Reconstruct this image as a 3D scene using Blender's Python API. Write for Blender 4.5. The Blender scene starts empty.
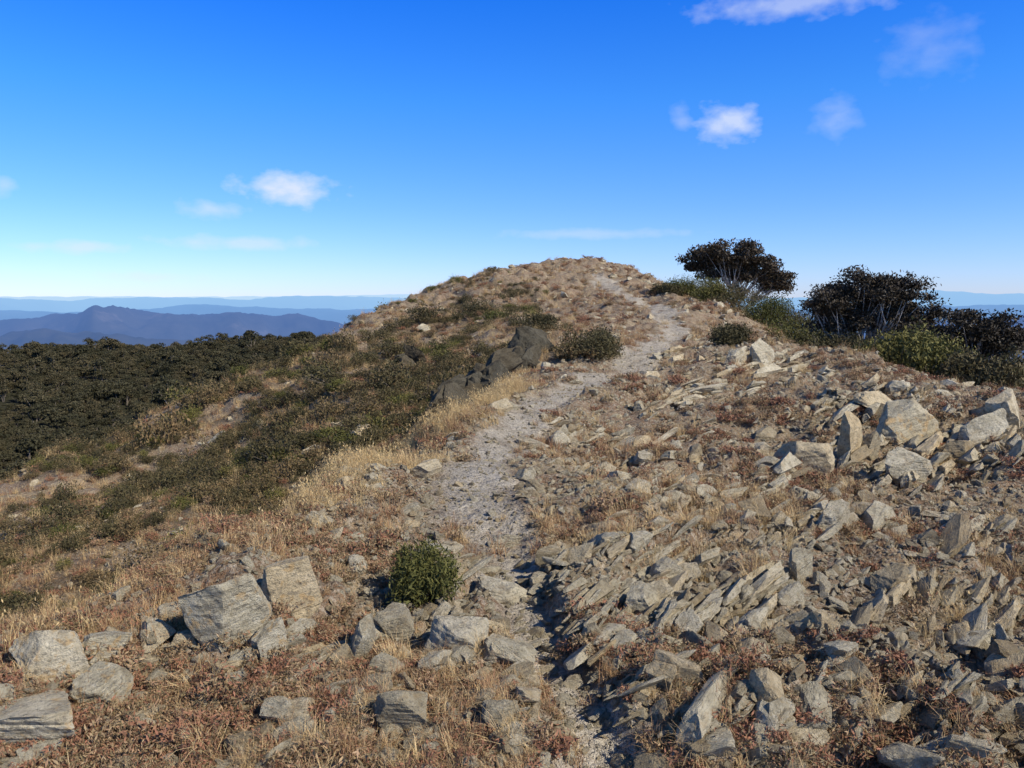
import bpy, bmesh, math, numpy as np
from mathutils import Vector
scene=bpy.context.scene
F=797.0; TH=math.radians(6.0)
CT,ST=math.cos(TH),math.sin(TH)
def ray(u,v):
    a=(u-512)/F; b=(384-v)/F
    return a, CT+b*ST, -ST+b*CT
def P(u,v,y):
    a,c,z=ray(u,v); s=y/c
    return (a*s,y,z*s)
# ---------------------------------------------------------------- noise
TAB=np.random.default_rng(3).random((256,256))
def vnoise(x,y,seed=0):
    x=np.asarray(x,float)+seed*17.37; y=np.asarray(y,float)+seed*31.91
    xi=np.floor(x).astype(int); yi=np.floor(y).astype(int)
    fx=x-xi; fy=y-yi
    fx=fx*fx*fx*(fx*(fx*6-15)+10); fy=fy*fy*fy*(fy*(fy*6-15)+10)
    a=TAB[xi&255,yi&255]; b=TAB[(xi+1)&255,yi&255]; c=TAB[xi&255,(yi+1)&255]; d=TAB[(xi+1)&255,(yi+1)&255]
    return (a*(1-fx)+b*fx)*(1-fy)+(c*(1-fx)+d*fx)*fy*1.0
def fbm(x,y,o=4,seed=0,g=0.5):
    s=0;a=1;t=0
    c,sn=math.cos(0.6),math.sin(0.6)
    for i in range(o):
        s=s+a*(vnoise(x,y,seed+i)-0.5); t+=a; a*=g
        x,y=(x*c-y*sn)*2.03,(x*sn+y*c)*2.03
    return s/t*2
def sstep(a,b,x):
    t=np.clip((x-a)/(b-a),0,1); return t*t*(3-2*t)
# ---------------------------------------------------------------- macro terrain
C=[]
cols={
512:[(768,2.6),(650,3.55),(600,4.15),(550,4.95),(500,6.2),(450,8.3),(400,12.0),(372,17),(350,24),(320,35),(290,50),(270,61)],
570:[(300,48),(275,60),(264,67)],
640:[(450,8.5),(400,12.3),(360,20),(340,25),(320,33),(300,44),(285,54),(276,60)],
700:[(650,3.5),(450,8.5),(400,12.3),(360,20),(340,26),(320,34),(303,43)],
800:[(768,2.7),(600,4.3),(500,6.5),(450,8.7),(400,12.3),(370,17),(350,22)],
900:[(768,2.7),(600,4.3),(500,6.5),(450,8.5),(420,10.2),(395,13)],
1010:[(768,2.75),(600,4.3),(500,6.6),(450,8.2),(410,10.2)],
430:[(500,6.2),(450,8.5),(430,9.8),(402,18),(370,24),(340,34),(310,47),(290,57)],
350:[(768,2.6),(650,3.5),(600,4.05),(550,4.85),(500,6.1),(482,6.8),(450,15.5),(400,21),(370,27),(340,38),(326,46)],
200:[(768,2.5),(700,2.95),(650,3.4),(600,4.0),(560,4.6),(542,4.9),(520,13),(480,17),(440,24),(408,34)],
100:[(768,2.5),(700,2.95),(650,3.4),(620,3.75),(597,4.0),(570,11.5),(520,15),(470,22),(448,28)],
0:[(768,2.5),(700,2.9),(660,3.25),(642,3.4),(610,10.5),(560,13),(510,19),(490,24)]}
for u,l in cols.items():
    for v,y in l: C.append(P(u,v,y))
def A(azd,r,z): 
    a=math.radians(azd); C.append((r*math.sin(a),r*math.cos(a),z))
def U(u,y,z): C.append(((u-512)/F*y,y,z))
U(0,6,-4.0);U(100,6.5,-3.8);U(200,7.5,-3.7);U(350,10,-3.15);U(430,12.5,-2.5)
U(0,45,-21);U(100,50,-20);U(200,58,-19);U(350,75,-14);U(430,85,-10);U(512,92,-5);U(570,96,-4);U(640,90,-5);U(700,75,-4);U(700,54,-.3);U(800,42,-2.7);U(900,25,-2.95);U(1010,19,-2.75);U(800,60,-8);U(900,40,-8);U(1010,32,-8)
for az,l in {-45:[(3,-1.85),(6,-3.8),(12,-5.8),(25,-9.5),(60,-24)],-78:[(3,-2.1),(8,-5.5),(20,-11),(60,-28)],
  45:[(3,-1.5),(6,-1.4),(12,-1.9),(25,-5),(60,-20)],78:[(3,-1.45),(8,-1.6),(20,-6),(60,-22)]}.items():
    for r,z in l: A(az,r,z)
for az in (-78,-40,0,40,78): A(az,0.8,-1.6)
for az,z in ((-78,-30),(-45,-29),(-30,-28.5),(-20,-28.5),(-10,-29),(0,-32),(10,-40),(25,-48),(50,-50),(78,-50)): A(az,125,z)
for az,z in ((-78,-33),(-45,-32),(-30,-31.5),(-20,-31),(-10,-32),(5,-60),(25,-110),(50,-110),(78,-110)): A(az,260,z)
for az,z in ((-78,-46),(-45,-43),(-30,-42),(-20,-42),(-10,-43),(5,-120),(25,-220),(50,-220),(78,-220)): A(az,500,z)
for az in (-78,-40,-15,10,40,78): A(az,1300,-330)
C=np.array(C)
def qc(x,y):
    r=np.sqrt(x*x+y*y); return np.stack([np.arctan2(x,y)*2.2,np.log(r)],-1)
Q=qc(C[:,0],C[:,1])
def K(d2): return 0.5*d2*np.log(d2+1e-12)
n=len(Q)
M=np.zeros((n+3,n+3)); d2=((Q[:,None]-Q[None])**2).sum(-1)
M[:n,:n]=K(d2)+np.eye(n)*2e-4; M[:n,n]=1; M[:n,n+1:]=Q; M[n,:n]=1; M[n+1:,:n]=Q.T
W=np.linalg.solve(M,np.concatenate([C[:,2],[0,0,0]]))
def macro(x,y):
    sh=np.shape(x); q=qc(np.ravel(x),np.ravel(y)); out=np.empty(len(q))
    for i in range(0,len(q),40000):
        s=q[i:i+40000]
        dd=((s[:,None,0]-Q[None,:,0])**2+(s[:,None,1]-Q[None,:,1])**2)
        out[i:i+40000]=K(dd)@W[:n]+W[n]+s@W[n+1:]
    return out.reshape(sh)
PP=[(612,790,2.45,.12),(580,720,2.9,.12),(540,655,3.5,.13),(520,600,4.15,.13),(500,555,4.85,.17),(462,522,5.6,.29),(468,492,6.5,.30),(500,450,8.3,.25),(532,420,10.3,.24),(577,394,12.5,.30),(626,371,17,.42),(654,350,22.5,.5),(674,330,29.5,.42),(655,310,39,.45),(620,292,50,.5),(590,277,60,.5)]
PW=np.array([[*P(u,v,y)[:2],w] for u,v,y,w in PP])
def pathd(x,y):
    x=np.asarray(x,float);y=np.asarray(y,float)
    best=np.full(x.shape,1e9); side=np.zeros(x.shape)
    for i in range(len(PW)-1):
        a=PW[i];b=PW[i+1]; d=b[:2]-a[:2]; L=d@d
        t=np.clip(((x-a[0])*d[0]+(y-a[1])*d[1])/L,0,1)
        ex=x-(a[0]+t*d[0]); ey=y-(a[1]+t*d[1]); w=a[2]+(b[2]-a[2])*t
        dd=np.sqrt(ex*ex+ey*ey)/w
        m=dd<best; best=np.where(m,dd,best); side=np.where(m,np.sign(d[1]*ex-d[0]*ey),side)
    return best,side
EY=[0,3.5,5,7,10,13,17,25,40,60]; EX=[-2.4,-2.2,-1.9,-1.45,-.9,-.1,.7,2.2,3.0,3]
def flank(x,y):
    return np.interp(y,EY,EX)-x
def rocky(x,y):
    fl=flank(x,y)
    m=sstep(.3,-.6,fl)*(0.30+0.7*sstep(-.25,.25,fbm(x*.45,y*.45,3,seed=40)))
    m=m*(0.45+0.55*sstep(0,1.0,x))
    return m
def H(x,y):
    x=np.asarray(x,float);y=np.asarray(y,float)
    r=np.sqrt(x*x+y*y)
    z=macro(x,y)
    pd,sd=pathd(x,y)
    pm=sstep(1.6,.7,pd)
    rk=rocky(x,y)
    near=sstep(90,50,r)
    z=z+near*(fbm(x*.35,y*.35,3,seed=1)*.16*np.clip(r/8,.25,2.4)+fbm(x*1.3,y*1.3,4,seed=5)*.10*(1-.6*pm)*np.clip(r/12,1,2.4))
    z=z+near*fbm(x*5,y*5,4,seed=9,g=.6)*.05*(1-.7*pm)
    z=z+sstep(35,50,r)*sstep(95,75,r)*(np.abs(fbm(x*.55,y*.55,4,seed=17,g=.6))*.75-.12)*(1-.8*pm)
    s=(x*.80-y*.45)+fbm(x*.8,y*.8,3,seed=14)*.7
    for lam,am in ((.62,.12),(.19,.065)):
        t=s/lam; fr=t-np.floor(t); k=np.floor(t).astype(int)
        amp=am*(.2+1.3*TAB[k&255,(np.floor(y/1.3+k*.37).astype(int))&255])
        z=z+near*rk*(1-pm)*amp*np.where(fr<.86,fr/.86,(1-fr)/.14)*sstep(30,15,r)
    g=sstep(6.0,4.2,y)*sstep(2.4,3.6,y)
    gn=.3+1.2*sstep(-.3,.4,fbm(x*1.5,y*1.5,2,seed=33))
    z=z-near*g*.02*sstep(1.5,.6,pd)*gn+near*g*.02*sstep(1.0,2.2,pd)*sstep(5.5,2.4,pd)*(sd>0)*gn
    z=z+sstep(100,160,r)*fbm(x*.012,y*.012,3,seed=22)*5
    return z
def hit(u,v):
    a,c,zz=ray(u,v); ys=np.geomspace(1.6,500,900)
    x=a*ys/c; z=zz*ys/c; h=H(x,ys); k=np.where(z<h)[0]
    i=k[0] if len(k) else 0
    return x[i],ys[i],h[i]
# ---------------------------------------------------------------- materials
class NT:
    def __init__(s,name,disp=False):
        s.m=bpy.data.materials.new(name); s.m.use_nodes=True; s.t=s.m.node_tree; s.n=s.t.nodes
        s.b=s.n['Principled BSDF']; s.b.inputs['Roughness'].default_value=.9; s.b.inputs['Specular IOR Level'].default_value=.15
    def new(s,ty,**k):
        x=s.n.new(ty)
        for a,b in k.items(): setattr(x,a,b)
        return x
    def l(s,a,b): s.t.links.new(a,b)
    def noise(s,vec,scale,detail=5,rough=.6,dist=0):
        x=s.new('ShaderNodeTexNoise'); x.inputs['Scale'].default_value=scale; x.inputs['Detail'].default_value=detail
        x.inputs['Roughness'].default_value=rough; x.inputs['Distortion'].default_value=dist; s.l(vec,x.inputs['Vector']); return x.outputs['Fac']
    def ramp(s,fac,stops):
        x=s.new('ShaderNodeValToRGB'); e=x.color_ramp.elements
        while len(e)<len(stops): e.new(.5)
        for i,(p,c) in enumerate(stops): e[i].position=p; e[i].color=(*c,1) if len(c)==3 else c
        s.l(fac,x.inputs[0]); return x.outputs[0]
    def mix(s,fac,a,b,bt='MIX'):
        x=s.new('ShaderNodeMix',data_type='RGBA',blend_type=bt)
        for v,i in ((fac,0),(a,6),(b,7)):
            if isinstance(v,(int,float)): x.inputs[i].default_value=v
            elif isinstance(v,tuple): x.inputs[i].default_value=(*v,1)
            else: s.l(v,x.inputs[i])
        return x.outputs[2]
    def math(s,op,a,b=0.5,c=None):
        x=s.new('ShaderNodeMath',operation=op)
        for i,v in enumerate((a,b,c)):
            if v is None: continue
            if isinstance(v,(int,float)): x.inputs[i].default_value=v
            else: s.l(v,x.inputs[i])
        return x.outputs[0]
    def attr(s,n): 
        x=s.new('ShaderNodeAttribute'); x.attribute_name=n; return x.outputs['Fac']
    def bump(s,h,st,dist):
        x=s.new('ShaderNodeBump'); x.inputs['Strength'].default_value=st; x.inputs['Distance'].default_value=dist
        s.l(h,x.inputs['Height']); return x
def ground_material():
    s=NT('ground_soil'); pos=s.new('ShaderNodeNewGeometry').outputs['Position']
    n2=s.noise(pos,3,7,.7); n3=s.noise(pos,28,4,.7); n4=s.noise(pos,1.1,6,.65,.4)
    soil=s.ramp(n2,[(.3,(.12,.072,.040)),(.45,(.25,.165,.092)),(.58,(.39,.285,.16)),(.74,(.53,.41,.25))])
    red=s.ramp(n4,[(.46,(0,0,0)),(.60,(1,1,1))])
    soil=s.mix(s.math('MULTIPLY',red,.55),soil,(.24,.125,.068))
    v=s.new('ShaderNodeTexVoronoi'); v.inputs['Scale'].default_value=42; s.l(pos,v.inputs['Vector'])
    sep=s.new('ShaderNodeSeparateColor'); s.l(v.outputs['Color'],sep.inputs[0])
    grav=s.ramp(sep.outputs[0],[(0,(.22,.18,.13)),(.5,(.44,.38,.28)),(1,(.66,.59,.455))])
    gm=s.ramp(n3,[(.42,(0,0,0)),(.55,(1,1,1))])
    c=s.mix(s.math('MULTIPLY',gm,.5),soil,grav)
    pc=s.mix(.35,s.ramp(n2,[(.3,(.46,.385,.28)),(.7,(.68,.60,.465))]),grav)
    pf=s.math('MULTIPLY',s.attr('path'),s.ramp(n2,[(.33,(.55,.55,.55)),(.5,(1,1,1))]))
    c=s.mix(pf,c,pc)
    c=s.mix(s.math('MULTIPLY',s.attr('veg'),.55),c,(.10,.072,.036))
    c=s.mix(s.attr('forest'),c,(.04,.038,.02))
    s.l(c,s.b.inputs['Base Color'])
    h=s.math('ADD',n3,s.math('MULTIPLY',v.outputs['Distance'],-.8))
    b=s.bump(h,.9,.02); b2=s.bump(n2,.9,.24); s.l(b.outputs[0],b2.inputs['Normal']); s.l(b2.outputs[0],s.b.inputs['Normal'])
    return s.m
def rock_material(name,lich=.5,k=1.0):
    s=NT(name); tc=s.new('ShaderNodeTexCoord').outputs['Object']; oi=s.new('ShaderNodeObjectInfo').outputs['Random']
    ad=s.new('ShaderNodeVectorMath',operation='ADD'); s.l(tc,ad.inputs[0])
    cb=s.new('ShaderNodeCombineXYZ'); m10=s.math('MULTIPLY',oi,37.0); s.l(m10,cb.inputs[0]); s.l(m10,cb.inputs[1]); s.l(cb.outputs[0],ad.inputs[1]); v=ad.outputs[0]
    base=s.ramp(s.noise(v,2.2,8,.68),[(.28,(.28*k,.235*k,.165*k)),(.42,(.48*k,.425*k,.31*k)),(.58,(.64*k,.58*k,.44*k)),(.78,(.80*k,.74*k,.59*k))])
    tint=s.ramp(oi,[(0,(.58,.50,.39)),(.25,(.84,.81,.73)),(.6,(1.0,.975,.91)),(.85,(.98,.85,.66)),(1,(1.08,1.06,1.0))])
    base=s.mix(1.0,base,tint,'MULTIPLY')
    l=s.ramp(s.noise(v,3.0,5,.65,.5),[(.54,(0,0,0)),(.62,(1,1,1))])
    base=s.mix(s.math('MULTIPLY',l,lich),base,(.54*min(k,1),.35*min(k,1),.15*min(k,1)))
    l2=s.ramp(s.noise(v,8,5,.75),[(.53,(0,0,0)),(.61,(1,1,1))])
    base=s.mix(s.math('MULTIPLY',l2,.6),base,(.16*min(k,1),.14*min(k,1),.105*min(k,1)))
    s.l(base,s.b.inputs['Base Color'])
    mp=s.new('ShaderNodeMapping'); mp.inputs['Scale'].default_value=(1,1.4,5); s.l(v,mp.inputs[0])
    h=s.math('ADD',s.noise(mp.outputs[0],2.5,7,.7),s.math('MULTIPLY',s.noise(v,14,5,.7),.7))
    b=s.bump(h,.75,.05); s.l(b.outputs[0],s.b.inputs['Normal'])
    return s.m
def leaf_material(name,stops,island=True,rough=.7):
    s=NT(name); oi=s.new('ShaderNodeObjectInfo').outputs['Random']; g=s.new('ShaderNodeNewGeometry')
    f=s.math('ADD',s.math('MULTIPLY',oi,.6),s.math('MULTIPLY',g.outputs['Random Per Island'],.4)) if island else oi
    c=s.ramp(f,stops); s.l(c,s.b.inputs['Base Color']); s.b.inputs['Roughness'].default_value=rough
    return s.m
def bark_material(name,a,b):
    s=NT(name); tc=s.new('ShaderNodeTexCoord').outputs['Object']
    s.l(s.ramp(s.noise(tc,6,4,.7),[(.35,a),(.65,b)]),s.b.inputs['Base Color']); return s.m
M_ground=ground_material()
M_rock=rock_material('schist_rock',.22,.95); M_lich=rock_material('lichen_rock',.7,1.02); M_shade=rock_material('shade_painted_schist',.1,.17)  # last material: same schist with shade painted into its base colour
M_straw=leaf_material('dry_grass',[(0,(.54,.37,.16)),(.3,(.64,.47,.24)),(.5,(.42,.27,.13)),(.75,(.30,.145,.08)),(1,(.58,.43,.22))])
M_gold=leaf_material('golden_grass',[(0,(.54,.36,.15)),(.5,(.66,.49,.24)),(1,(.42,.26,.12))])
M_herb=leaf_material('dry_herb',[(0,(.25,.135,.075)),(.3,(.34,.155,.09)),(.5,(.19,.145,.07)),(.7,(.42,.29,.16)),(.9,(.32,.17,.105)),(1,(.15,.15,.06))])
M_heath=leaf_material('heath_leaf',[(0,(.05,.043,.021)),(.35,(.078,.068,.03)),(.6,(.12,.095,.042)),(.8,(.18,.125,.06)),(1,(.25,.165,.08))])
M_green=leaf_material('shrub_leaf',[(0,(.06,.065,.018)),(.5,(.115,.11,.03)),(1,(.21,.18,.055))])
M_gum=leaf_material('snow_gum_leaf',[(0,(.03,.026,.018)),(.5,(.058,.046,.03)),(1,(.12,.085,.052))],rough=.5)
M_forest=leaf_material('forest_leaf',[(0,(.038,.037,.018)),(.5,(.068,.061,.03)),(1,(.13,.10,.05))])
M_bark=bark_material('pale_bark',(.24,.21,.18),(.60,.56,.50)); M_twig=bark_material('twig_bark',(.10,.08,.06),(.24,.2,.15))
# ---------------------------------------------------------------- mesh helpers
def mesh_np(name,verts,faces4=None,faces3=None,mats=(),midx=None,smooth=False):
    me=bpy.data.meshes.new(name); verts=np.asarray(verts,np.float32)
    me.vertices.add(len(verts)); me.vertices.foreach_set('co',verts.ravel())
    loops=[];tot=[]
    if faces4 is not None and len(faces4): f=np.asarray(faces4,np.int32); loops.append(f.ravel()); tot.append(np.full(len(f),4,np.int32))
    if faces3 is not None and len(faces3): f=np.asarray(faces3,np.int32); loops.append(f.ravel()); tot.append(np.full(len(f),3,np.int32))
    if loops:
        lv=np.concatenate(loops); lt=np.concatenate(tot); ls=np.concatenate([[0],np.cumsum(lt)[:-1]]).astype(np.int32)
        me.loops.add(len(lv)); me.loops.foreach_set('vertex_index',lv)
        me.polygons.add(len(lt)); me.polygons.foreach_set('loop_start',ls)
        try: me.polygons.foreach_set('loop_total',lt)
        except Exception: pass
        if midx is not None: me.polygons.foreach_set('material_index',np.asarray(midx,np.int32))
        me.polygons.foreach_set('use_smooth',np.full(len(lt),smooth))
    for m in mats: me.materials.append(m)
    me.update(calc_edges=True); me.validate()
    return me
def obj(name,me,link=True):
    o=bpy.data.objects.new(name,me)
    if link: scene.collection.objects.link(o)
    return o
def scatter(name,pts,rot,scl,variants,idx):
    me=mesh_np(name,pts)
    a=me.attributes.new('rot','FLOAT_VECTOR','POINT'); a.data.foreach_set('vector',np.asarray(rot,np.float32).ravel())
    a=me.attributes.new('scl','FLOAT_VECTOR','POINT'); a.data.foreach_set('vector',np.asarray(scl,np.float32).ravel())
    a=me.attributes.new('idx','INT','POINT'); a.data.foreach_set('value',np.asarray(idx,np.int32))
    o=obj(name,me)
    col=bpy.data.collections.new(name+'_kit')
    for v in variants: col.objects.link(v)
    g=bpy.data.node_groups.new(name+'_scatter','GeometryNodeTree')
    g.interface.new_socket('Geometry',in_out='INPUT',socket_type='NodeSocketGeometry'); g.interface.new_socket('Geometry',in_out='OUTPUT',socket_type='NodeSocketGeometry')
    N=g.nodes; i=N.new('NodeGroupInput'); out=N.new('NodeGroupOutput'); ip=N.new('GeometryNodeInstanceOnPoints')
    ci=N.new('GeometryNodeCollectionInfo'); ci.inputs['Collection'].default_value=col; ci.inputs['Separate Children'].default_value=True; ci.inputs['Reset Children'].default_value=True
    def na(n,t): x=N.new('GeometryNodeInputNamedAttribute'); x.data_type=t; x.inputs['Name'].default_value=n; return x.outputs['Attribute']
    e=N.new('FunctionNodeEulerToRotation'); L=g.links.new
    L(i.outputs[0],ip.inputs['Points']); L(ci.outputs[0],ip.inputs['Instance']); ip.inputs['Pick Instance'].default_value=True
    L(na('idx','INT'),ip.inputs['Instance Index']); L(na('rot','FLOAT_VECTOR'),e.inputs[0]); L(e.outputs[0],ip.inputs['Rotation']); L(na('scl','FLOAT_VECTOR'),ip.inputs['Scale'])
    L(ip.outputs[0],out.inputs[0])
    md=o.modifiers.new('scatter','NODES'); md.node_group=g
    return o
ICO={}
def ico(s):
    if s not in ICO:
        bm=bmesh.new(); bmesh.ops.create_icosphere(bm,subdivisions=s,radius=1); bm.verts.ensure_lookup_table()
        ICO[s]=(np.array([v.co[:] for v in bm.verts]),np.array([[v.index for v in f.verts] for f in bm.faces])); bm.free()
    return ICO[s]
def rock_mesh(name,seed,sub=3,dims=(1,.8,.6),planes=14,mat=None,rough=.03):
    r=np.random.default_rng(seed); v,f=ico(sub); v=v.copy()*1.25
    for k in range(planes):
        nrm=r.normal(size=3); 
        if k<8:
            ax=[(1,0,0),(-1,0,0),(0,1,0),(0,-1,0),(0,0,1),(0,0,-1),(.7,.7,0),(-.7,.5,.5)][k]; nrm=np.array(ax)+r.normal(size=3)*.28; d=r.uniform(.55,.85)
        else: d=r.uniform(.68,1.0)
        nrm/=np.linalg.norm(nrm); t=v@nrm; m=t>d; v[m]-=(t[m]-d)[:,None]*nrm
    p=v*2.7+seed*3.1
    dn=(fbm(p[:,0]+p[:,2]*.7,p[:,1]-p[:,2]*.5,4,seed=seed%50)+ .6*fbm(p[:,2]*4+p[:,0]*.4,p[:,1]*.8,2,seed=3))*rough*2
    v=v*(1+dn)[:,None]
    v=v*np.array(dims)
    return mesh_np(name,v,faces3=f,mats=[mat or M_rock])
def quads_from(center,ax,bx):
    n=len(center); V=np.stack([center-ax,center+bx,center+ax,center-bx],1).reshape(-1,3)
    return V,np.arange(n*4).reshape(n,4)
def runit(n,r): 
    v=r.normal(size=(n,3)); return v/np.linalg.norm(v,axis=1)[:,None]
def leaves(centers,L,Wd,r,up=.3):
    n=len(centers); a=runit(n,r); a[:,2]+=up; a/=np.linalg.norm(a,axis=1)[:,None]; b=np.cross(a,runit(n,r)); b/=np.linalg.norm(b,axis=1)[:,None]+1e-9
    s=r.uniform(.6,1.3,(n,1)); return quads_from(centers,a*L/2*s,b*Wd/2*s)
def tube(pts,rad,sides=6):
    pts=np.asarray(pts,float); n=len(pts); V=[];T=np.gradient(pts,axis=0)
    for i in range(n):
        t=T[i]/(np.linalg.norm(T[i])+1e-9); a=np.cross(t,(0.3,.9,.1)); a/=np.linalg.norm(a)+1e-9; b=np.cross(t,a)
        th=np.arange(sides)*2*math.pi/sides; V.append(pts[i]+rad[i]*(np.cos(th)[:,None]*a+np.sin(th)[:,None]*b))
    V=np.concatenate(V); Fc=[]
    for i in range(n-1):
        for k in range(sides): k2=(k+1)%sides; Fc.append((i*sides+k,i*sides+k2,(i+1)*sides+k2,(i+1)*sides+k))
    return V,np.array(Fc)
class Acc:
    def __init__(s): s.v=[];s.f=[];s.m=[];s.n=0
    def add(s,V,Fc,mi): s.v.append(V);s.f.append(np.asarray(Fc)+s.n);s.m.append(np.full(len(Fc),mi));s.n+=len(V)
    def mesh(s,name,mats): return mesh_np(name,np.concatenate(s.v),np.concatenate(s.f),mats=mats,midx=np.concatenate(s.m))
def tuft_mesh(name,seed,nb,h,spread,w,mat,heads=False,lean=.7):
    r=np.random.default_rng(seed); A_=Acc()
    az=r.uniform(0,2*math.pi,nb); ln=r.beta(1.3,1.6,nb)*lean*1.5; hh=h*r.uniform(.45,1.15,nb); br=r.uniform(0,spread,nb)
    ba=r.uniform(0,2*math.pi,nb); base=np.stack([br*np.cos(ba),br*np.sin(ba),np.full(nb,-.02)],-1)
    d=np.stack([np.cos(az),np.sin(az),np.zeros(nb)],-1); sd=np.stack([-np.sin(az),np.cos(az),np.zeros(nb)],-1)
    rows=[]
    for t in (0,.4,.75,1.0):
        th=ln*t*1.3; p=base+d*(np.sin(th)*hh*t)[:,None]+np.array([0,0,1])*(np.cos(th)*hh*t)[:,None]
        ww=w*(1-t*.85); rows.append((p-sd*ww,p+sd*ww))
    for i in range(3):
        V=np.stack([rows[i][0],rows[i][1],rows[i+1][1],rows[i+1][0]],1).reshape(-1,3); A_.add(V,np.arange(nb*4).reshape(nb,4),0)
    if heads:
        k=nb//4; tips=(rows[3][0]+rows[3][1])[:k]/2
        for q in range(4):
            V,Fc=leaves(tips+r.normal(size=(k,3))*[.006,.006,.02],.026,.007,r,1.5); A_.add(V,Fc,0)
    return A_.mesh(name,[mat])
def shrub_mesh(name,seed,nl,rx,rz,leafL,leafW,mat,lobes=7,twigs=14,up=.5):
    r=np.random.default_rng(seed); A_=Acc(); lc=[];
    for k in range(lobes):
        a=r.uniform(0,6.28); q=r.uniform(.1,.72)*rx if k else 0
        lc.append((q*math.cos(a),q*math.sin(a),rz*r.uniform(.2,.62),r.uniform(.22,.5)*rx,r.uniform(.25,.55)*rz))
    per=nl//lobes
    for (cx,cy,cz,lr,lz) in lc:
        u=runit(per,r); rad=r.uniform(.35,1.15,per)**.6; 
        bumpy=1+.3*np.sin(u[:,0]*9+seed)*np.sin(u[:,1]*8+cx*30)
        c=np.array([cx,cy,cz])+u*(rad*bumpy)[:,None]*np.array([lr,lr,lz]); c=c[c[:,2]>-.02]
        V,Fc=leaves(c,leafL,leafW,r,up); A_.add(V,Fc,0)
        for j in range(max(1,twigs//lobes)):
            e=np.array([cx,cy,cz])+runit(1,r)[0]*np.array([lr,lr,lz])*1.05; e[2]=abs(e[2])
            V,Fc=tube([(0,0,-.03),(e*.5+[0,0,-.1*rz]),e],[rx*.02,rx*.012,rx*.004],4); A_.add(V,Fc,1)
    return A_.mesh(name,[mat,M_twig])
# ---------------------------------------------------------------- terrain mesh
NR,NA=1000,1050
rs=np.geomspace(.8,1300,NR); az=np.radians(np.linspace(-76,76,NA))
RR,AZ=np.meshgrid(rs,az,indexing='ij'); X=RR*np.sin(AZ);Y=RR*np.cos(AZ); Z=H(X,Y)
verts=np.stack([X,Y,Z],-1).reshape(-1,3)
ii=(np.arange(NR-1)[:,None]*NA+np.arange(NA-1)[None]).ravel()
faces=np.stack([ii,ii+1,ii+NA+1,ii+NA],-1)[:,::-1]
me=mesh_np('ground',verts,faces,mats=[M_ground],smooth=True)
xf,yf=verts[:,0].astype(float),verts[:,1].astype(float)
def pathm(x,y): return pathd(x+fbm(x*1.8,y*1.8,4,seed=30,g=.6)*.24*np.clip(y/7,1,4),y)[0]
pd=pathm(xf,yf)
pa=sstep(1.5,.6,pd)
def vegmask(x,y):
    nn=fbm(x*.32,y*.32,5,seed=60,g=.75); f=flank(x,y)
    return sstep(-.09,.12,nn+.17*np.exp(-((y-17)/9)**2)*sstep(16,9,f)-.16*sstep(30,45,y)+.04)*sstep(.5,2.0,f)*sstep(5.5,9,y)*sstep(62,48,y)
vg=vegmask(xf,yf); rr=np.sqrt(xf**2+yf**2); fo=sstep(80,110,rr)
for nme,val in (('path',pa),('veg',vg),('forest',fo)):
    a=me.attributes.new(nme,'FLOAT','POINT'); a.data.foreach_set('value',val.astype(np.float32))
obj('ground',me)
# ---------------------------------------------------------------- distant hills
def dep(v): return math.radians(6)+math.atan((v-384)/F)
def azu(u): return math.atan((u-512)/F)
NR2,NA2=420,1100
rs2=np.geomspace(1150,95000,NR2); az2=np.radians(np.linspace(-76,76,NA2)); R2,A2=np.meshgrid(rs2,az2,indexing='ij')
X2=R2*np.sin(A2);Y2=R2*np.cos(A2)
Z2=-330-700*sstep(1150,4500,R2)+0*R2
def crest(l): 
    us=[azu(u) for u,v in l]; return lambda a,Rr: -Rr*np.tan(np.interp(a,us,[dep(v) for u,v in l]))
ranges=[(9500,1500,crest([(-600,330),(-200,322),(0,328),(60,326),(130,333),(250,336),(330,332),(420,345),(600,350),(880,345),(960,336),(1010,322),(1100,325),(1400,330)]),.10),
 (14500,2100,crest([(-600,312),(-200,318),(-60,322),(0,318),(40,316),(70,308),(95,304),(125,306),(160,312),(200,313),(240,310),(290,312),(315,316),(345,326),(420,335),(600,340),(860,330),(900,322),(1024,312),(1200,310)]),.16),
 (26000,3000,crest([(-600,306),(-100,308),(0,308),(120,310),(200,304),(330,309),(400,308),(600,312),(900,305),(1100,303)]),.10),
 (44000,4500,crest([(-600,300),(0,298),(60,300),(150,296),(250,299),(300,295),(420,298),(600,301),(880,296),(930,290),(980,293),(1050,296),(1200,300)]),.10),
 (80000,6000,crest([(-600,297),(0,297),(300,296),(420,294),(600,298),(1200,297)]),.05)]
for k,(R0,wd,cf,na) in enumerate(ranges):
    rj=R2+fbm(A2*9,R2/9000,3,seed=70+k)*wd*.9
    zc=cf(A2,R0)
    prof=np.exp(-np.abs((rj-R0)/wd)**1.5)
    rid=1-np.abs(fbm(X2/(wd*.55),Y2/(wd*.55),6,seed=80+k,g=.55))*2.2
    hgt=(zc+1030)
    Z2=np.maximum(Z2,-1030+hgt*prof*(1+na*(rid-.75)*2.6*(1-.75*prof**3)+na*.12*fbm(A2*120,R2/3000,3,seed=90+k)))
Z2=Z2+fbm(X2/2500,Y2/2500,5,seed=99)*60*sstep(3000,6000,R2)*sstep(60000,20000,R2)
v2=np.stack([X2,Y2,Z2],-1).reshape(-1,3); ii=(np.arange(NR2-1)[:,None]*NA2+np.arange(NA2-1)[None]).ravel()
f2=np.stack([ii,ii+1,ii+NA2+1,ii+NA2],-1)[:,::-1]
s=NT('distant_hills'); pos=s.new('ShaderNodeNewGeometry').outputs['Position']; ln=s.new('ShaderNodeVectorMath',operation='LENGTH'); s.l(pos,ln.inputs[0]); d=ln.outputs['Value']
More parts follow.
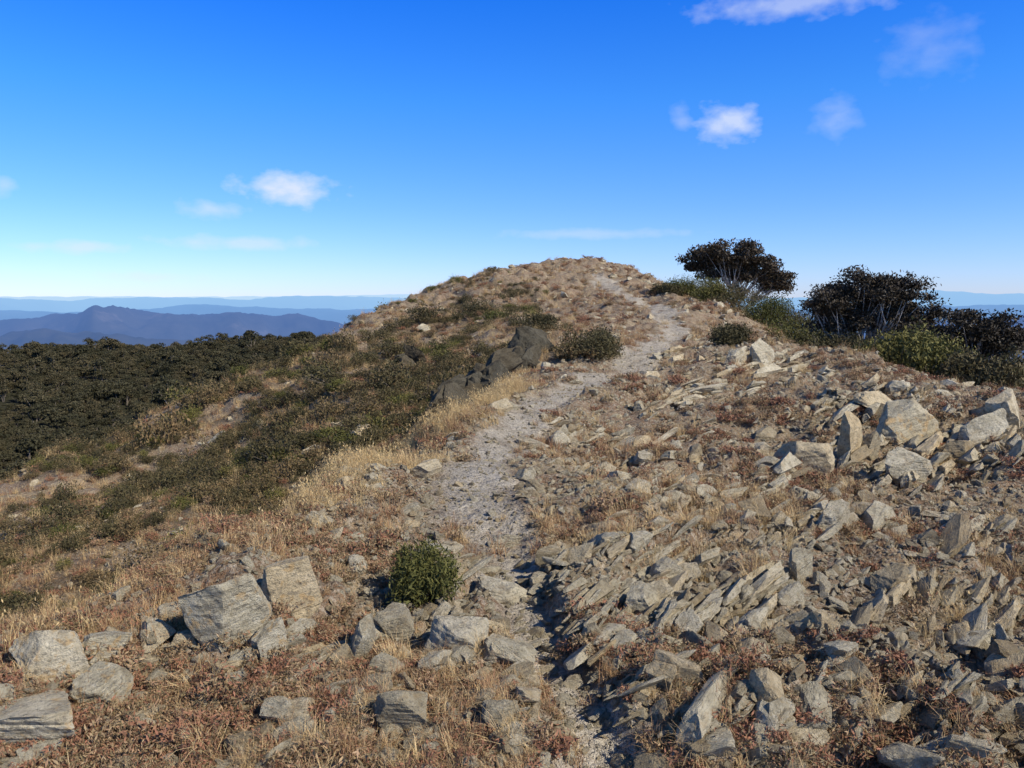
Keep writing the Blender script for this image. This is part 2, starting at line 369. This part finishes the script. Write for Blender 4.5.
c=s.ramp(s.noise(pos,.0009,7,.65),[(.35,(.03,.035,.03)),(.6,(.08,.075,.06)),(.72,(.2,.16,.13))]); s.l(c,s.b.inputs['Base Color'])
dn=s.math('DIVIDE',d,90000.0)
haze_em=s.new('ShaderNodeEmission'); s.l(s.ramp(dn,[(0,(.10,.20,.48)),(.16,(.125,.25,.60)),(.3,(.22,.44,.82)),(.5,(.34,.59,.91)),(.9,(.52,.73,.95))]),haze_em.inputs[0])  # aerial haze painted on the hills as emission, paler with distance
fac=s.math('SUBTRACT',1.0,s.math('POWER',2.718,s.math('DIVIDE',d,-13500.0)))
mx=s.new('ShaderNodeMixShader'); s.l(fac,mx.inputs[0]); s.l(s.b.outputs[0],mx.inputs[1]); s.l(haze_em.outputs[0],mx.inputs[2]); s.l(mx.outputs[0],s.n['Material Output'].inputs[0])
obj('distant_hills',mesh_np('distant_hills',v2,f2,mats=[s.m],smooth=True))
# ---------------------------------------------------------------- scatter sampling
def sample(n,azr,rr,power=0.0,seed=0):
    r=np.random.default_rng(seed); a=np.radians(r.uniform(*azr,n)); u=r.random(n)
    if power==0: q=rr[0]*(rr[1]/rr[0])**u
    else: q=(rr[0]**power+(rr[1]**power-rr[0]**power)*u)**(1/power)
    return q*np.sin(a),q*np.cos(a),r
def keep(m,*arrs): return [a[m] for a in arrs]
slabs=[obj('slab_%d'%i,rock_mesh('slab',100+i,4,(1,.62,.22+.05*(i%4)),16,M_rock,.035),False) for i in range(8)]
blocks=[obj('block_%d'%i,rock_mesh('block',200+i,4,(1,.75,.5+.06*(i%3)),16,M_rock,.04),False) for i in range(7)]
x,y,r=sample(25000,(-42,44),(2.1,75),.15,11)
rk=rocky(x,y); p_=pathm(x,y); f_=flank(x,y); cl=fbm(x*.9,y*.9,3,seed=41)
edge=np.exp(-((p_-1.6)/.5)**2)*.45*sstep(16,8,y)
pr=np.where(f_<.2,(.10+.84*rk)*(.30+1.0*sstep(-.3,.35,cl))+edge+.10*sstep(5,3,y),.16)*np.where(p_<1.2,np.where(y<6.2,.5,.06),1)+.12*(y>45)
m=r.random(len(x))<pr; x,y,p_,f_=keep(m,x,y,p_,f_)
n_=len(x); sz=np.exp(r.normal(-3.2,.62,n_))*np.clip((y/6)**.45,.85,3.0); sz=np.clip(sz,.014,.045+.022*y); sz=np.minimum(sz,.42); sz=np.where(p_<1.2,np.minimum(sz,.05),sz)*np.where(x<0,.9,1)
z=H(x,y)+sz*.06
strike=math.radians(52)
rot=np.stack([r.normal(-.55,.25,n_),r.normal(-.12,.2,n_),strike+r.normal(0,.28,n_)],-1)
loose=r.random(n_)<.42; rot[loose]=np.stack([r.normal(0,.3,loose.sum()),r.normal(0,.3,loose.sum()),r.uniform(0,6.28,loose.sum())],-1)
scatter('slab_rocks',np.stack([x,y,z],-1),rot,sz[:,None]*r.uniform(.75,1.35,(n_,3)),blocks+slabs,r.integers(0,15,n_))
OC=[(850,462,14,1.25),(925,450,16,1.3),(1000,445,16,1.3),(795,478,10,1.1),(960,480,12,1.1),(640,602,17,.95),(700,612,16,.95),(600,655,15,.85),(760,590,12,.85),(900,592,12,.9),(590,600,10,.75),(640,480,9,.8),(585,432,8,.8),(700,395,12,.85),(745,362,12,.8),(790,372,10,.8),(985,540,14,.9),(660,560,12,.9),(620,700,12,.8),(700,700,10,.8),(830,520,12,.9),(740,500,9,.8),(680,440,10,.8),(860,650,10,.8),(980,640,10,.8),(820,420,9,.9),(880,400,9,.9),(770,540,9,.8),(560,560,6,.6),(640,410,7,.7),(505,562,6,.6),(430,575,9,.7),(370,640,8,.7),(630,640,12,.8),(940,405,8,.9),(600,470,7,.7),(1015,600,8,.9),(780,700,10,.8),(930,710,9,.8),(670,360,6,.6),(705,345,6,.6)]
r=np.random.default_rng(77); pts=[];ro=[];sl=[]
for (u,v,k,s0) in OC:
    x0,y0,z0=hit(u,v); ext=s0*.10*y0; st=strike+r.normal(0,.15)
    for j in range(k*4):
        t=r.normal(0,.6); q=round(r.normal(0,.3)*7)/7+r.normal(0,.012); xx=x0+ext*(t*math.cos(st)-q*math.sin(st)); yy=y0+ext*(t*math.sin(st)+q*math.cos(st))
        if pathd(xx,yy)[0]<1.2: continue
        sz=s0*(.0080*y0+.024)*math.exp(r.normal(0,.42)); pts.append((xx,yy,float(H(xx,yy))+sz*.08)); ro.append((r.normal(-.70,.10),r.normal(-.08,.09),st+r.normal(0,.08))); sl.append((sz*r.uniform(1.1,2.5),sz*r.uniform(.8,1.2),sz*r.uniform(.7,1.2)))
scatter('slate_outcrops',np.array(pts),ro,np.array(sl),slabs,r.integers(0,8,len(pts)))
dk=[obj('crag_%d'%i,rock_mesh('crag',260+i,4,(1,.6,.55),16,M_shade,.06),False) for i in range(5)]  # crag blocks coloured dark to stand for their shaded faces
pts=[];ro=[];sl=[]
for (ua,va,ub,vb,k,s1) in [(446,412,532,358,110,.30),(303,374,335,358,9,.2),(385,378,420,360,8,.22),(300,480,340,470,7,.2)]:
    for j in range(k):
        t=r.random(); x0,y0,z0=hit(ua+(ub-ua)*t+r.normal(0,2.5),va+(vb-va)*t+r.normal(0,3)); sz=s1*math.exp(r.normal(0,.35))*np.clip(y0/18,.6,1.2)
        pts.append((x0,y0,z0+sz*.4)); ro.append((r.normal(-.5,.3),r.normal(-.2,.3),.9+r.normal(0,.3))); sl.append((sz,sz,sz*r.uniform(.8,1.5)))
scatter('shade_painted_crag_rocks',np.array(pts),ro,np.array(sl),dk,r.integers(0,5,len(pts)))
peb=[obj('pebble_%d'%i,rock_mesh('pebble',300+i,2,(1,.75,.4+.1*(i%3)),10,M_rock,.03),False) for i in range(6)]
x,y,r=sample(80000,(-40,42),(2.0,30),0,12)
rk=rocky(x,y); f_=flank(x,y); p_=pathm(x,y); pt=fbm(x*1.6,y*1.6,3,seed=44)
m=(r.random(len(x))<np.where(p_<1.3,.42,np.where(f_<.3,.35+.5*rk+.35*pt,.10))); x,y,p_=keep(m,x,y,p_); n_=len(x)
sz=np.clip(np.exp(r.normal(-4.4,.55,n_))*np.clip((y/4)**.6,.8,2.5),.005,.065)*np.where(p_<1.2,.75,1); z=H(x,y)+sz*.15
scatter('gravel',np.stack([x,y,z],-1),r.uniform(0,6.28,(n_,3))*[.15,.15,1],sz[:,None]*r.uniform(.75,1.3,(n_,3)),peb,r.integers(0,6,n_))
tufts=[obj('tuft_%d'%i,tuft_mesh('tuft',400+i,60,.13,.05,.0016,M_straw,False,.95),False) for i in range(5)]
herbs=[obj('herb_%d'%i,shrub_mesh('herb',450+i,380,.13,.06,.022,.006,M_herb,6,12,.6),False) for i in range(5)]
x,y,r=sample(32000,(-42,44),(2.0,75),.15,13)
f_=flank(x,y); p_=pathm(x,y); g=fbm(x*.9,y*.9,4,seed=51); rk=rocky(x,y)
pr=(sstep(-.2,.22,g)*.9+.06+.25*sstep(-.8,0,f_)+.3*sstep(20,35,y))*np.where(p_<1.2,.05,1)*(1-.4*rk*sstep(25,15,y))
m=r.random(len(x))<pr; x,y,g=keep(m,x,y,g); n_=len(x); z=H(x,y)
sc=np.clip(r.normal(.80,.28,n_),.3,1.5)*np.clip((y/5)**.5,.85,3.6)
kind=(r.random(n_)<(.32-.15*sstep(6,20,y)+.5*(fbm(x*.7,y*.7,2,seed=52)>.08)))
idx=np.where(kind,r.integers(0,5,n_),r.integers(5,10,n_))
scatter('dry_grass',np.stack([x,y,z],-1),np.stack([r.normal(0,.15,n_),r.normal(0,.15,n_),r.uniform(0,6.28,n_)],-1),sc[:,None]*np.ones((n_,3)),herbs+tufts,idx)
gold=[obj('seed_grass_%d'%i,tuft_mesh('seed_grass',500+i,40,.28,.08,.0016,M_gold,True,.8),False) for i in range(4)]
r=np.random.default_rng(14); yy=2.8+10*r.random(2500)**.9; xx=np.interp(yy,EY,EX)+r.normal(0,.32,len(yy))-.05
p_,_=pathd(xx,yy); m=(fbm(xx*1.1,yy*1.1,3,seed=53)>-.15)&(p_>1.3); xx,yy=keep(m,xx,yy)
x2,y2,r=sample(5200,(-38,12),(8,60),.7,15); m=(flank(x2,y2)>0)&(r.random(len(x2))<.5*(1-.5*vegmask(x2,y2))); xx=np.r_[xx,x2[m]];yy=np.r_[yy,y2[m]]
x3,y3,r=sample(1100,(-36,38),(3,30),.3,19); m=(fbm(x3*.8,y3*.8,3,seed=54)>.08)&(pathd(x3,y3)[0]>1.4); xx=np.r_[xx,x3[m]];yy=np.r_[yy,y3[m]]; n_=len(xx)
sc=r.uniform(.35,.95,n_)*np.clip((yy/7)**.3,.7,1.6)
scatter('seed_grass',np.stack([xx,yy,H(xx,yy)],-1),np.stack([r.normal(0,.1,n_),r.normal(0,.1,n_),r.uniform(0,6.28,n_)],-1),sc[:,None]*np.ones((n_,3)),gold,r.integers(0,4,n_))
heath=[obj('heath_%d'%i,shrub_mesh('heath',600+i,1300,.5,.38,.05,.02,M_heath if i<5 else M_green,9,22,.6),False) for i in range(6)]
x,y,r=sample(9500,(-45,12),(7,66),.8,16)
m=r.random(len(x))<vegmask(x,y)*.60+.06*(flank(x,y)>.5); x,y=keep(m,x,y); n_=len(x)
sc=np.exp(r.normal(-.40,.42,n_))*np.clip((y/22)**.3,.75,1.2)*np.where(y>40,.75,1)
scatter('heath_shrubs',np.stack([x,y,H(x,y)-.03],-1),np.stack([r.normal(0,.08,n_),r.normal(0,.08,n_),r.uniform(0,6.28,n_)],-1),sc[:,None]*r.uniform(.75,1.2,(n_,3)),heath,r.integers(0,6,n_))
def crown_mesh(name,seed):
    r=np.random.default_rng(seed); A_=Acc()
    for k in range(10):
        a=r.uniform(0,6.28); q=r.uniform(.2,2.0) if k else 0; c0=np.array([q*math.cos(a),q*math.sin(a),r.uniform(2.0,3.9)-q*.3]); rad=r.uniform(.5,1.15)
        u=runit(120,r); u[:,2]=np.abs(u[:,2])*1.0-.25
        c=c0+u*(rad*r.uniform(.6,1.2,120))[:,None]*[1,1,.7]
        V,Fc=leaves(c,.40,.18,r,0); A_.add(V,Fc,0)
        if k<4: V,Fc=tube([(0,0,-.5),(c0[0]*.4,c0[1]*.4,1.3),tuple(c0)],[.10,.08,.03],5); A_.add(V,Fc,1)
    return A_.mesh(name,[M_forest,M_twig])
crowns=[obj('crown_%d'%i,crown_mesh('crown',700+i),False) for i in range(8)]
x,y,r=sample(9500,(-50,-3),(80,560),1.4,17)
m=fbm(x*.03,y*.03,3,seed=61)>-.4; x,y=keep(m,x,y)
n_=len(x); sc=np.exp(r.normal(-.08,.28,n_))*np.clip((np.hypot(x,y)/260)**.35,.7,1.25)
scatter('forest_trees',np.stack([x,y,H(x,y)],-1),np.stack([np.zeros(n_),np.zeros(n_),r.uniform(0,6.28,n_)],-1),sc[:,None]*r.uniform(.8,1.2,(n_,3)),crowns,r.integers(0,8,n_))
# ---------------------------------------------------------------- big rocks
BR=[
(226,645,84,.6,1.0,.35,-.25,1),(283,606,70,.8,.8,.2,-.2,1),(270,662,46,.6,.8,.9,-.2,1),(402,730,52,.8,.85,.2,-.1,0),(458,656,70,.8,.62,-.3,.15,0),
(362,655,34,.6,1.7,1.2,.05,0),(392,640,44,.7,.9,.4,-.1,0),(500,602,52,.7,.45,.1,.1,0),(45,682,72,.8,.75,.4,-.2,1),(103,655,44,.7,.7,0,.1,1),(98,712,56,.7,.8,.7,-.2,1),(20,745,95,.8,.5,.2,0,1),(100,672,30,.7,.8,.9,.2,1),(150,640,30,.7,.8,.9,.2,1),
(500,728,42,.7,.6,.8,.1,0),(552,560,30,.6,.6,.2,0,0),(905,445,60,.7,.95,.5,-.25,1),(850,458,36,.5,1.3,.9,-.2,0),(800,475,54,.7,.75,.3,-.3,0),(912,484,44,.7,.8,.2,.1,0),(960,462,44,.6,.8,.6,-.3,0),(1005,425,50,.6,.9,.6,-.4,0),
(985,446,50,.6,.8,.2,-.3,0),(762,364,28,.7,.9,.4,-.2,0),(735,365,22,.6,.8,.9,-.2,0),(890,595,50,.6,.5,.7,-.4,0),(835,530,38,.6,.8,.8,-.4,0),(625,655,40,.6,.5,.8,-.4,0),(655,610,40,.5,.6,.7,-.4,0),
(690,640,40,.6,.5,.7,-.4,0),(790,605,38,.6,.55,.8,-.4,0),(880,530,46,.6,.6,.7,-.4,0),(1010,662,40,.7,.6,.2,.2,0),(640,555,34,.6,.6,.8,-.3,0),(870,462,28,.6,1.1,.8,-.3,0),(800,580,32,.6,.9,.8,-.3,0),
(422,332,14,.7,.5,.3,0,0),(505,548,32,.6,.4,.1,0,0),(430,560,34,.6,.5,.1,0,0),(500,412,20,.6,.8,.4,-.2,0),(230,745,32,.7,.5,.3,0,1),(330,690,28,.7,.6,.3,0,0),(560,745,30,.7,.6,.3,0,0),(530,690,26,.7,.6,.3,0,0)]
r=np.random.default_rng(21)
for k,(u,v,w,dy,dz,rz,tl,mt) in enumerate(BR):
    x0,y0,z0=hit(u,v); s_=w/F*y0/2/.8
    me=rock_mesh('rock',800+k,5,(1,dy,dz),15,M_lich if mt else M_rock,.035)
    zz=min(z0,float(H(x0,y0+s_*dy*.5)))
    o=obj('rock',me); o.scale=(s_,s_,s_); o.location=(x0,y0+s_*dy*.5,zz+s_*dz*.42); o.rotation_euler=(r.normal(0,.12),tl,rz+r.normal(0,.15))
def bush(name,u,v,wpx,hr,seed,mat,nl=9000,leaf=(.03,.009),y=None,zoff=0):
    if y is None: x0,y0,z0=hit(u,v)
    else:
        x0,_,_=P(u,v,y); y0=y; z0=float(H(x0,y0))
    rx=wpx/F*y0/2/.95
    o=obj(name,shrub_mesh(name,seed,nl,rx,rx*hr*1.15,leaf[0],leaf[1],mat,13,30,.7)); o.location=(x0,y0+rx*.4,float(H(x0,y0+rx*.4))-.03)
bush('green_shrub',415,608,96,1.15,908,M_green,12000,(.03,.008))
bush('heath_shrub',600,362,80,.62,902,M_heath,9000,(.07,.022))
bush('heath_shrub',735,345,60,.6,903,M_heath,7000,(.08,.025))
bush('heath_shrub',540,330,44,.6,904,M_heath,4000,(.1,.03))
bush('heath_shrub',575,360,50,.4,905,M_heath,4000,(.08,.03))
bush('heath_shrub',250,392,40,.5,906,M_heath,4000,(.1,.03))
for k,(u,v,w,h,yy) in enumerate([(670,292,44,.45,46),(690,296,70,.5,46),(715,300,60,.5,44),(735,300,80,.6,43),(775,312,80,.7,37),(815,328,90,.8,31),(850,350,90,.75,25),(905,378,90,.85,20),(950,385,90,.9,18.5),(1000,392,90,.9,17),(925,350,90,1.1,25),(985,365,100,1.1,23),(800,310,80,.8,38),(1040,390,100,1.0,18),(880,375,70,.8,22),(1075,390,110,1.0,19),(900,330,90,1.1,30),(1030,350,90,1.2,24)]):
    bush('green_bush',u,v,w,h,920+k,M_green if k%3 else M_heath,9000,(.11,.035),yy)
def gum(name,u,vb,y,lobes,seed,leafL,nclump=26,nleaf=150,cr=.34,lw=.42):
    r=np.random.default_rng(seed); x0,_,zb=P(u,vb,y); z0=float(H(x0,y))-.05; A_=Acc(); px=y/F
    off=zb-z0
    for (dx,dv,rx,rz) in lobes:
        cx=dx*px; cz=off+dv*px; lx=rx*px; lz=rz*px; cy=r.uniform(-.5,.5)*lx
        fork=np.array([cx*.35+r.normal(0,.1),cy*.3,cz*.45])
        start=np.array([r.normal(0,.12),r.normal(0,.12),-.1])
        mid=(start+fork)/2+r.normal(size=3)*.12
        V,Fc=tube([start,mid,fork],[.10,.08,.055],7); A_.add(V,Fc,1)
        for j in range(nclump):
            uu=runit(1,r)[0]; uu[2]=uu[2]*.7+.3; c=np.array([cx,cy,cz])+uu*np.array([lx,lx,lz])*r.uniform(.5,1.25)
            m1=(fork*.5+c*.5)+r.normal(size=3)*.14-np.array([0,0,.12])
            V,Fc=tube([fork,m1,c],[.035,.02,.006],5); A_.add(V,Fc,1)
            k=int(nleaf*r.uniform(.5,1.4)); cc=c+np.clip(r.normal(size=(k,3)),-2.1,2.1)*cr*r.uniform(.5,1.0)*[.85,.85,.45]
            V,Fc=leaves(cc,leafL,leafL*lw,r,0); A_.add(V,Fc,0)
    o=obj(name,A_.mesh(name,[M_gum,M_bark])); o.location=(x0,y,z0)
gum('snow_gum_tree',737,290,48,[(-32,24,19,13),(-12,31,25,15),(14,20,23,14),(38,6,17,11),(0,14,28,12)],31,.21,nclump=27,cr=.40,nleaf=210)
gum('snow_gum_tree',859,362,27,[(-34,54,21,17),(-2,70,28,18),(30,62,30,18),(54,42,24,17),(10,48,30,16),(-22,38,20,12),(34,36,28,14)],32,.12,nclump=28,cr=.28,nleaf=210)
gum('snow_gum_tree',965,375,24,[(-32,36,26,17),(4,46,30,18),(34,32,26,18),(-8,20,30,14),(15,24,30,14)],33,.12,nclump=26,cr=.27,nleaf=200)
# ---------------------------------------------------------------- light, sky
SE=math.radians(40); sunaz=math.radians(121)
sd=Vector((math.sin(sunaz)*math.cos(SE),math.cos(sunaz)*math.cos(SE),math.sin(SE)))
L=bpy.data.lights.new('sun','SUN'); L.energy=5.0; L.angle=math.radians(.5); L.color=(1,.94,.84)
lo=bpy.data.objects.new('sun',L); scene.collection.objects.link(lo); lo.rotation_euler=sd.to_track_quat('Z','Y').to_euler()
w=bpy.data.worlds.new('World'); scene.world=w; w.use_nodes=True; T=w.node_tree; N=T.nodes; bg=N['Background']; lk=T.links.new
sky=N.new('ShaderNodeTexSky'); sky.sky_type='NISHITA'; sky.sun_disc=False; sky.sun_elevation=SE; sky.sun_rotation=sunaz; sky.altitude=1500; sky.air_density=1.0; sky.dust_density=.5; sky.ozone_density=2
geo=N.new('ShaderNodeTexCoord'); sp=N.new('ShaderNodeSeparateXYZ'); lk(geo.outputs['Generated'],sp.inputs[0])
def mth(op,a,b=None,c=None,clamp=False):
    x=N.new('ShaderNodeMath'); x.operation=op; x.use_clamp=clamp
    for i,v in enumerate((a,b,c)):
        if v is None: continue
        if isinstance(v,(int,float)): x.inputs[i].default_value=v
        else: lk(v,x.inputs[i])
    return x.outputs[0]
azn=mth('ARCTAN2',sp.outputs[0],sp.outputs[1]); eln=mth('ARCSINE',sp.outputs[2])
rp=N.new('ShaderNodeValToRGB'); lk(mth('DIVIDE',eln,1.5708),rp.inputs[0]); e=rp.color_ramp.elements
S=[(0,(.36,.41,.66)),(.02,(.34,.42,.66)),(.07,(.25,.41,.67)),(.15,(.13,.42,.82)),(.22,(.055,.36,.93)),(.40,(.08,.22,.40)),(1,(.10,.15,.22))]
while len(e)<len(S): e.new(.5)
for i,(p,c) in enumerate(S): e[i].position=p; e[i].color=(*c,1)
ml=N.new('ShaderNodeMix'); ml.data_type='RGBA'; ml.blend_type='MULTIPLY'; ml.inputs[0].default_value=1; lk(sky.outputs[0],ml.inputs[6]); lk(rp.outputs[0],ml.inputs[7])
sc2=N.new('ShaderNodeVectorMath'); sc2.operation='SCALE'; lk(ml.outputs[2],sc2.inputs[0]); sc2.inputs['Scale'].default_value=2.2
cb=N.new('ShaderNodeCombineXYZ'); lk(azn,cb.inputs[0]); lk(mth('MULTIPLY',eln,1.6),cb.inputs[1])
nz=N.new('ShaderNodeTexNoise'); nz.inputs['Scale'].default_value=34; nz.inputs['Detail'].default_value=5; nz.inputs['Roughness'].default_value=.5; lk(cb.outputs[0],nz.inputs['Vector'])
tot=None
for (u,v,rx,ry,am) in [(285,188,50,18,.85),(212,210,34,10,.45),(728,124,34,20,.7),(682,120,13,14,.25),(836,116,22,22,.24),(800,2,110,14,.45),(930,48,44,28,.16),(75,247,50,7,.5),(240,243,80,8,.45),(150,277,60,5,.3),(590,234,115,6,.28),(3,186,16,10,.35)]:
    a,c,z=ray(u,v); az0=math.atan2(a,c); el0=math.atan2(z,math.hypot(a,c))
    dx=mth('DIVIDE',mth('SUBTRACT',azn,az0),rx/F); dy=mth('DIVIDE',mth('SUBTRACT',eln,el0),ry/F)
    q=mth('ADD',mth('MULTIPLY',dx,dx),mth('MULTIPLY',dy,dy))
    g=mth('SUBTRACT',1.0,mth('SQRT',q)); g=mth('ADD',g,mth('MULTIPLY',mth('SUBTRACT',nz.outputs[0],.5),1.8))
    g=mth('MULTIPLY',mth('MULTIPLY',g,1.1,clamp=True),am)
    g=mth('MULTIPLY',g,mth('MULTIPLY',mth('SUBTRACT',4.0,q),.33,clamp=True))
    tot=g if tot is None else mth('MAXIMUM',tot,g)
mx=N.new('ShaderNodeMix'); mx.data_type='RGBA'; lk(tot,mx.inputs[0]); lk(sc2.outputs[0],mx.inputs[6]); mx.inputs[7].default_value=(6.6,7.1,8.2,1)
lk(mx.outputs[2],bg.inputs['Color']); bg.inputs['Strength'].default_value=.12
# ---------------------------------------------------------------- camera
cam=bpy.data.cameras.new('camera'); co=bpy.data.objects.new('camera',cam); scene.collection.objects.link(co); scene.camera=co
cam.sensor_width=36; cam.lens=36*F/1024; cam.clip_start=.05; cam.clip_end=250000; co.rotation_euler=(math.pi/2-TH,0,0)
scene.view_settings.view_transform='Standard'; scene.view_settings.look='None'; scene.view_settings.exposure=0
